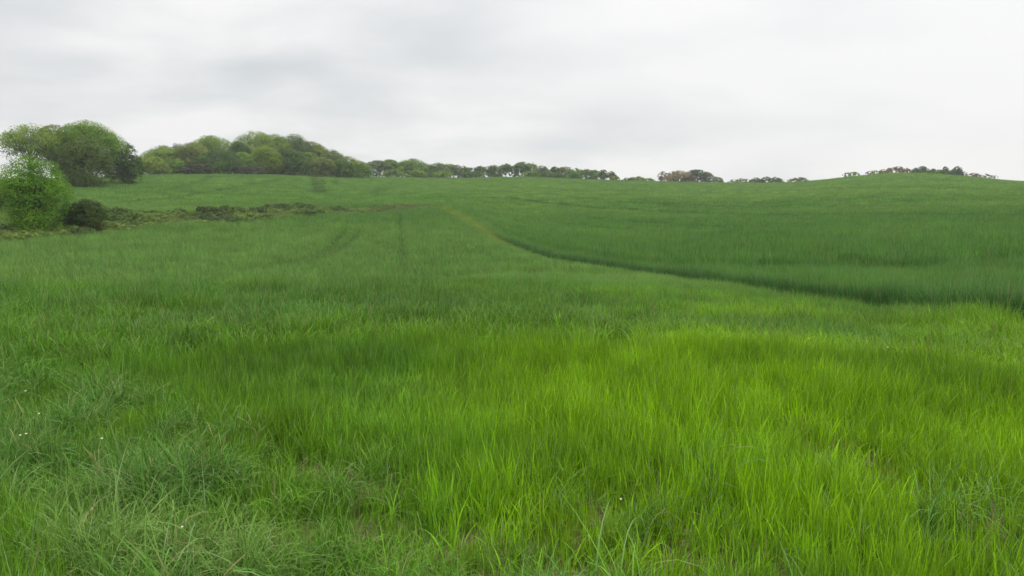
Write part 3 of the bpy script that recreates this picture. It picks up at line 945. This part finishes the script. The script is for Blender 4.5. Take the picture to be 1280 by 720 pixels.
# the wood
GW = 'trees of the wood on the ridge'
W_ = [
    (204, 52, 181, 272, PALE, .08, 'pale spreading tree at the left end of the wood'),
    (224, 34, 179, 278, DARK, .05, 'dark rounded crown showing above the left end of the wood'),
    (192, 44, 195, 256, YELL, 0, 'low yellow-green tree in front at the left foot of the wood'),
    (176, 20, 198, 262, GREEN, 0, 'small green tree filling the gap between the tall group and the wood'),
    (217, 32, 195, 260, GREEN, 0, 'mid-green bushy tree just right of the low yellow-green one'),
    (242, 50, 178, 266, OLIVE, .03, 'olive-brown round tree between the dark left crown and the dark front tree'),
    (266, 64, 169, 284, PALE, .05, 'broad pale tree behind the olive-brown one, first rise of the wood'),
    (274, 56, 185, 260, DARK, 0, 'large dark tree at the front of the wood below the broad pale crown'),
    (300, 34, 177, 276, DARK, 0, 'dark crown in the dip left of the tallest tree of the wood'),
    (320, 62, 163, 286, PALE, .04, 'tallest tree of the wood with a pale crown, left summit of its skyline'),
    (346, 54, 167, 290, PALE, .04, 'pale crown immediately right of the tallest tree of the wood'),
    (368, 50, 166, 288, GREY, .04, 'pale greyish crown forming the right summit of the wood'),
    (334, 46, 183, 262, YELL, 0, 'yellow-green tree at the front of the wood below its tallest crown'),
    (364, 52, 187, 262, DARK, 0, 'very dark round tree at the front of the wood, right of centre'),
    (304, 40, 190, 262, GREEN, 0, 'mid-green tree between the large dark one and the yellow-green one'),
    (392, 46, 176, 288, OLIVE, .04, 'olive crown on the falling right shoulder of the wood'),
    (386, 34, 190, 276, GREEN, 0, 'mid-green tree behind the very dark round one'),
    (414, 42, 186, 286, GREY, .04, 'greyish tree low on the right shoulder of the wood'),
    (403, 38, 196, 262, OLIVE, 0, 'olive bushy tree in front, right of the very dark round tree'),
    (424, 40, 199, 264, DARK, 0, 'dark low tree at the front of the right end of the wood'),
    (436, 38, 195, 280, OLIVE, .03, 'small olive tree stepping down at the right end of the wood'),
    (448, 34, 201, 272, GREEN, 0, 'last mid-green tree of the wood before the far treeline'),
    (248, 44, 203, 256, (0.062, 0.085, 0.032), 0, 'dull brown-green bush at the foot of the olive-brown tree'),
    (314, 44, 206, 256, (0.080, 0.10, 0.05), 0, 'pale-twigged low bush at the foot of the wood, centre'),
]
for px, w, top, r, col, gap_, lab in W_:
    plant(T if w > 30 or 'tree' in lab else 'hedge_bush', lab, 'bush' if 'bush at' in lab else 'tree', px, w, top, 219, r, col,
          0, .00115, .02, 9, gap_ * 0.5, GW, flat=0.9, sink=0.7)

# the far treeline
GT = 'trees of the far treeline'
ORD = ['first', 'second', 'third', 'fourth', 'fifth', 'sixth', 'seventh', 'eighth', 'ninth', 'tenth', 'eleventh', 'twelfth', 'thirteenth',
       'fourteenth', 'fifteenth', 'sixteenth', 'seventeenth', 'eighteenth', 'nineteenth', 'twentieth', 'twenty-first', 'twenty-second', 'twenty-third', 'twenty-fourth']
TL_ = [
    (473, 26, 200, GREY, .15, 'round see-through'), (487, 24, 199, GREEN, .08, 'tall rounded'), (501, 20, 201, GREY, .15, 'narrow pale'),
    (516, 30, 198, GREEN, .06, 'broad tall'), (533, 20, 204, GREY, .06, 'paler squat'), (546, 22, 203, DARK, .03, 'dark bushy'),
    (559, 24, 204, GREY, .05, 'full grey-green'), (573, 22, 206, GREY, .12, 'loose pale'), (586, 24, 209, DARK, 0, 'low dark'),
    (600, 13, 207, GREY, .2, 'slim see-through'), (616, 22, 206, DARK, .04, 'dark full-crowned'), (632, 14, 204, GREY, .15, 'slim pale'),
    (643, 11, 206, DARK, .05, 'slim dark upright'), (653, 18, 202, GREY, .15, 'tallest open-crowned'), (664, 15, 203, GREEN, .08, 'tall leafy'),
    (677, 18, 207, GREY, .05, 'rounded grey-green'), (693, 10, 208, DARK, 0, 'small pointed dark'), (706, 20, 208, OLIVE, .06, 'olive spreading'),
    (721, 16, 210, GREEN, .04, 'compact green'), (733, 13, 211, GREY, .15, 'thin wispy'), (744, 17, 212, GREEN, .03, 'bright round'),
    (754, 9, 212, DARK, .05, 'narrow dark'), (763, 13, 214, GREY, .12, 'small see-through'),
]
for i, (px, w, top, col, gap_, look) in enumerate(TL_):
    r = 330 + 26 * ((px - 460) / 310) + (i % 3) * 5
    plant(T, '%s tree of the far treeline, %s from its left end by the wood' % (look, ORD[i]), 'tree', px, w * 1.3, top, 222, r, col,
          0, .00115, .06 if gap_ > .1 else .02, 8, gap_ * 0.45, GT, sink=0.6)
GH = 'hedge bushes under the far treeline'
for px, w, top, base, r, look in [
        (466, 24, 213, 222, 318, 'at the left end of the far treeline, touching the wood'), (492, 30, 212, 223, 326, 'under the tall rounded second tree of the far treeline'),
        (520, 34, 212, 223, 328, 'under the broad tall tree of the far treeline'), (552, 32, 213, 223, 330, 'under the dark bushy sixth tree of the far treeline'),
        (590, 34, 214, 222, 332, 'under the low dark ninth tree of the far treeline'), (664, 30, 214, 221, 344, 'under the tallest open-crowned tree of the far treeline'),
        (690, 34, 215, 222, 348, 'under the small pointed tree of the far treeline'), (716, 28, 217, 224, 352, 'under the compact green tree of the far treeline'),
        (739, 16, 220, 225, 356, 'standing forward of the bright round tree of the far treeline'), (768, 13, 219, 229, 352, 'round and bright at the right foot of the far treeline')]:
    plant('hedge_bush', 'low green hedge bush ' + look, 'bush', px, w, top, base, r, YELL if 'bright at' in look else DARK if px % 4 else GREEN, 500 + 14 * int(w), .00115, 0, 6, 0, GH, shape='low', sink=0.5)

GR = 'bushes along the dip of the skyline'
for nm, px, w, top, r, col, n, gap_, lab in [
        ('hedge_bush', 784, 12, 222, 372, DARK, 400, 0, 'small dark bush just right of the far treeline on the skyline'),
        ('hedge_bush', 796, 20, 220.5, 378, GREEN, 600, 0, 'domed green bush between the far treeline and the reddish tree'),
        ('hedge_bush', 811, 12, 222.5, 382, GREEN, 400, 0, 'tiny green bush left of the reddish tree and its wispy neighbour'),
        (T, 829, 13, 214, 385, BROWN, 380, .25, 'wispy nearly bare little tree left of the reddish tree'),
        (T, 849, 32, 213, 386, RED, 1500, .03, 'reddish-brown round tree on the skyline dip'),
        (T, 871, 34, 212, 392, (0.062, 0.10, 0.04), 1500, .03, 'dark green tree joined to the right side of the reddish tree'),
        ('hedge_bush', 894, 17, 220.5, 392, GREY, 500, .03, 'small rounded bush at the right end of the reddish clump'),
        ('hedge_bush', 926, 24, 223, 410, GREEN, 600, 0, 'long low bush left in the short hedge right of the skyline gap'),
        ('hedge_bush', 946, 16, 222, 410, DARK, 500, 0, 'dark bush in the middle of the short hedge right of the skyline gap'),
        ('hedge_bush', 957, 12, 220.5, 410, DARK, 400, .1, 'tallest upright bush of the short hedge right of the skyline gap'),
        ('hedge_bush', 969, 17, 221, 410, DARK, 500, .05, 'right-hand end bush of the short hedge right of the skyline gap'),
        ('hedge_bush', 998, 22, 221.5, 400, GREY, 600, .05, 'lone low bush where the right-hand hill starts to rise')]:
    plant(nm, lab, 'tree' if nm == T else 'bush', px, w * 1.3, top, 230, r, col, n, .00115, 0.02, 6, gap_ * 0.6, GR, shape='low', sink=0.6)
GQ = 'shrubs and conifers on the brow of the right-hand hill'
for nm, px, w, top, r, col, n, gap_, lab in [
        ('hedge_bush', 1064, 17, 215, 344, GREEN, 500, .05, 'small green bush lowest on the left side of the right-hand hill brow'),
        ('gorse_bush', 1097, 24, 213, 342, (0.17, 0.22, 0.03), 700, 0, 'bright yellow-green bush on the right-hand hill brow'),
        ('hedge_bush', 1106, 12, 211.5, 346, BROWN, 300, .15, 'thin brown bush between the bright yellow-green bush and the reddish dome'),
        ('hedge_bush', 1122, 25, 208, 345, RED, 900, .03, 'reddish-brown domed bush on top of the right-hand hill'),
        ('conifer_tree', 1144, 9, 209.5, 344, CONI, 500, 0, 'small dark conifer just right of the reddish-brown dome'),
        ('conifer_tree', 1153, 13, 207.5, 346, CONI, 700, 0, 'broadest conifer on the hill, left in the row'),
        ('hedge_bush', 1160, 12, 213, 343, GREEN, 400, 0, 'low green bush in the middle of the hilltop row'),
        ('conifer_tree', 1166, 8, 210.5, 345, CONI, 400, 0, 'short conifer right of the broadest one on the hill'),
        ('hedge_bush', 1175, 14, 212, 343, GREEN, 400, 0, 'low green bush beneath the slim conifer on the hill'),
        ('conifer_tree', 1181, 8, 207.5, 346, CONI, 450, 0, 'slim pointed conifer on the hill, second from the right'),
        ('hedge_bush', 1189, 10, 212, 344, DARK, 350, 0, 'dark bush between the two pointed conifers on the hill'),
        ('conifer_tree', 1196, 13, 207.5, 344, CONI, 700, 0, 'tall triangular conifer at the right end of the hilltop row'),
        ('hedge_bush', 1217, 15, 216, 342, BROWN, 450, .12, 'pale brown twiggy bush right of the conifers on the hill'),
        ('hedge_bush', 1229, 15, 217, 342, BROWN, 450, .12, 'rounder pale brown bush further down the right side of the hill'),
        ('hedge_bush', 1241, 10, 219.5, 342, GREY, 300, .15, 'smallest grey bush lowest on the right side of the hill')]:
    plant(nm, lab, 'tree' if 'conifer_' in nm else 'bush', px, w * 1.25, top, 219.5, r, col, n, .00115, 0.0, 5, gap_, GQ, shape='conifer' if 'conifer_' in nm else 'low')

# ------------------------------------------------------------------ scrub on the bank
PB = bpy.data.collections.new('bank_clumps')
m_b = new_mat('bank_leaves'); t = m_b.node_tree
ti = N(t, 'ShaderNodeAttribute', attribute_type='INSTANCER', attribute_name='tint')
rv_ = N(t, 'ShaderNodeAttribute', attribute_name='rv')
v_ = M(t, 'MULTIPLY_ADD', rv_.outputs['Fac'], 0.7); v_.node.inputs[2].default_value = 0.65
s_ = N(t, 'ShaderNodeVectorMath', operation='SCALE'); L(t, ti.outputs['Color'], s_.inputs[0]); L(t, v_, s_.inputs['Scale'])
leaf_shader(t, s_.outputs[0], 0.25, 0.6, 0.2)
for i in range(4):
    P, Nn, CV, _ = crown_points(0.9, 1.5, 0.0, 1300, g, 5, 0.0, 'low')
    lv, lq = leaf_quads(P, Nn, 0.042, g)
    o = mesh_from('clump', lv, lq, m_b, {'rv': ('FLOAT', np.repeat(g.random(len(P)), 4).astype(np.float32))}, link=False)
    PB.objects.link(o)
bx0 = np.array(BANK); xs = rng.uniform(bx0[:, 0].min(), bx0[:, 0].max(), 16000); ys = rng.uniform(bx0[:, 1].min(), bx0[:, 1].max(), 16000)
k = in_poly(xs, ys, BANK); xs, ys = xs[k], ys[k]
xs, ys = xs[:3800], ys[:3800]
n = len(xs)
b1 = fbm(xs, ys, 3.0, 2); b2 = fbm(xs + 31, ys, 5, 2); b3 = fbm(xs, ys + 70, 3.0, 2)
tn = mixv(mixv(C(0.090, 0.155, 0.030) * np.ones((n, 1)), C(0.058, 0.092, 0.030), 0.75 * smooth(0.45, 0.65, b1)), C(0.135, 0.200, 0.034), smooth(0.45, 0.65, b2))
rd = np.hypot(xs, ys)
tn = tn * rng.uniform(0.75, 1.3, (n, 1)) * 1.12
tn = mixv(tn, C(0.17, 0.17, 0.05), smooth(107, 111, rd) * 0.35)
ud, _ = seg_dist(xs, ys, BANK_UP)
upe = 1 - smooth(0.6, 2.6, ud)
tn = mixv(tn, C(0.060, 0.085, 0.026), 0.7 * upe * smooth(0.3, 0.5, b1))
hs = (0.38 + 0.7 * smooth(0.35, 0.75, b3) + 0.6 * upe) * (1 - 0.55 * smooth(95, 110, rd))
rot, s = make_rs(n, 0.08, hs, rng.uniform(0.6, 1.15, n))
k = (rng.random(n) < 0.75)
tag(scatter('bank_undergrowth', xs[k], ys[k], rot[k], s[k], rng.integers(0, 4, n)[k], tn[k], PB), 'tangled olive brambles and nettles along the bank between the fields', 'undergrowth', kind='stuff')

xs = rng.uniform(bx0[:, 0].min(), bx0[:, 0].max(), 30000); ys = rng.uniform(bx0[:, 1].min(), bx0[:, 1].max(), 30000)
k = in_poly(xs, ys, BANK); xs, ys = xs[k], ys[k]; n = len(xs)
rot, s = make_rs(n, 0.08, rng.uniform(0.7, 1.7, n), rng.uniform(0.8, 1.2, n))
k = rng.random(n) < 0.55
tn = mixv(C(0.078, 0.115, 0.026) * np.ones((n, 1)), C(0.135, 0.180, 0.036), smooth(0.4, 0.65, fbm(xs, ys, 4, 2))) * rng.uniform(0.75, 1.2, (n, 1))
tag(scatter('bank_grass', xs[k], ys[k], rot[k], s[k], rng.integers(9, 11, n)[k], tn[k], PG), 'long olive-green grass covering the bank between the fields', 'grass', kind='stuff')

# ------------------------------------------------------------------ daisies in the margin
def flower(px, py, label, sc=1.0):
    p = hit(px, py, 0.30)
    z0 = float(ground_z(p[0], p[1]))
    e = bpy.data.objects.new('wildflower', None); COL.objects.link(e)
    e.location = (p[0], p[1], z0); e.scale = (0.36 * sc, 0.36 * sc, 1)
    e.rotation_euler = (0, 0, rng.uniform(0, 6))
    tag(e, label, 'flower', 'white wildflowers in the near grass')
    v, f = tube([(0, 0, 0), (0.01, 0.005, 0.15), (0.0, -0.01, 0.33)], [0.002, 0.0016, 0.0012], 5)
    mesh_from('stem', v, f, M_STEM, None, True, parent=e)
    V, Q = [], []
    for j in range(9):
        a = 2 * math.pi * j / 9
        ca, sa = math.cos(a), math.sin(a)
        for (rr, ww, zz) in ((0.004, 0.0025, 0.332), (0.014, 0.005, 0.339), (0.019, 0.001, 0.337)):
            V += [(rr * ca - ww * sa, rr * sa + ww * ca - 0.01, zz), (rr * ca + ww * sa, rr * sa - ww * ca - 0.01, zz)]
        b = j * 6
        Q += [[b, b + 1, b + 3, b + 2], [b + 2, b + 3, b + 5, b + 4]]
    mesh_from('petals', np.array(V), np.array(Q), M_PETAL, None, False, parent=e)
    v, f = tube([(0, -0.01, 0.33), (0, -0.01, 0.338), (0, -0.01, 0.341)], [0.004, 0.005, 0.001], 8)
    mesh_from('centre', v, f, M_DISC, None, True, parent=e)


for a_ in [(25, 552, 'left one of the close pair of white flowers at the left edge'), (34, 550, 'right one of the close pair of white flowers at the left edge'),
           (33, 495, 'white flower above the close pair at the left edge'), (50, 524, 'small white flower up right of the close pair'),
           (127, 556, 'white flower deep in the dark tussocks right of the close pair'), (229, 670, 'tiny white flower near the bottom in the pale long grass', 0.8),
           (1110, 439, 'lone white flower in the bluish wheat patch on the right', 1.2), (775, 634, 'pale flower beside the thin crop near the bottom centre', 0.8)]:
    flower(*a_)

# ------------------------------------------------------------------ the slightly milky air of a grey day
hx, hy0, hy1, hb, ht = 480, -30, 470, -28, 33
hv_ = [(-hx, hy0, hb), (hx, hy0, hb), (hx, hy1, hb), (-hx, hy1, hb), (-hx, hy0, ht), (hx, hy0, ht), (hx, hy1, ht), (-hx, hy1, ht)]
hf_ = [[0, 3, 2, 1], [4, 5, 6, 7], [0, 1, 5, 4], [1, 2, 6, 5], [2, 3, 7, 6], [3, 0, 4, 7]]
mh = new_mat('haze_air'); t = mh.node_tree
pv = N(t, 'ShaderNodeVolumePrincipled')
pv.inputs['Color'].default_value = (0.93, 0.95, 0.97, 1)
pv.inputs['Density'].default_value = 0.00026
oo = N(t, 'ShaderNodeOutputMaterial'); L(t, pv.outputs[0], oo.inputs['Volume'])
tag(mesh_from('haze', np.array(hv_, float), np.array(hf_), mh), 'thin pale haze in the air over the fields', 'haze', kind='stuff')
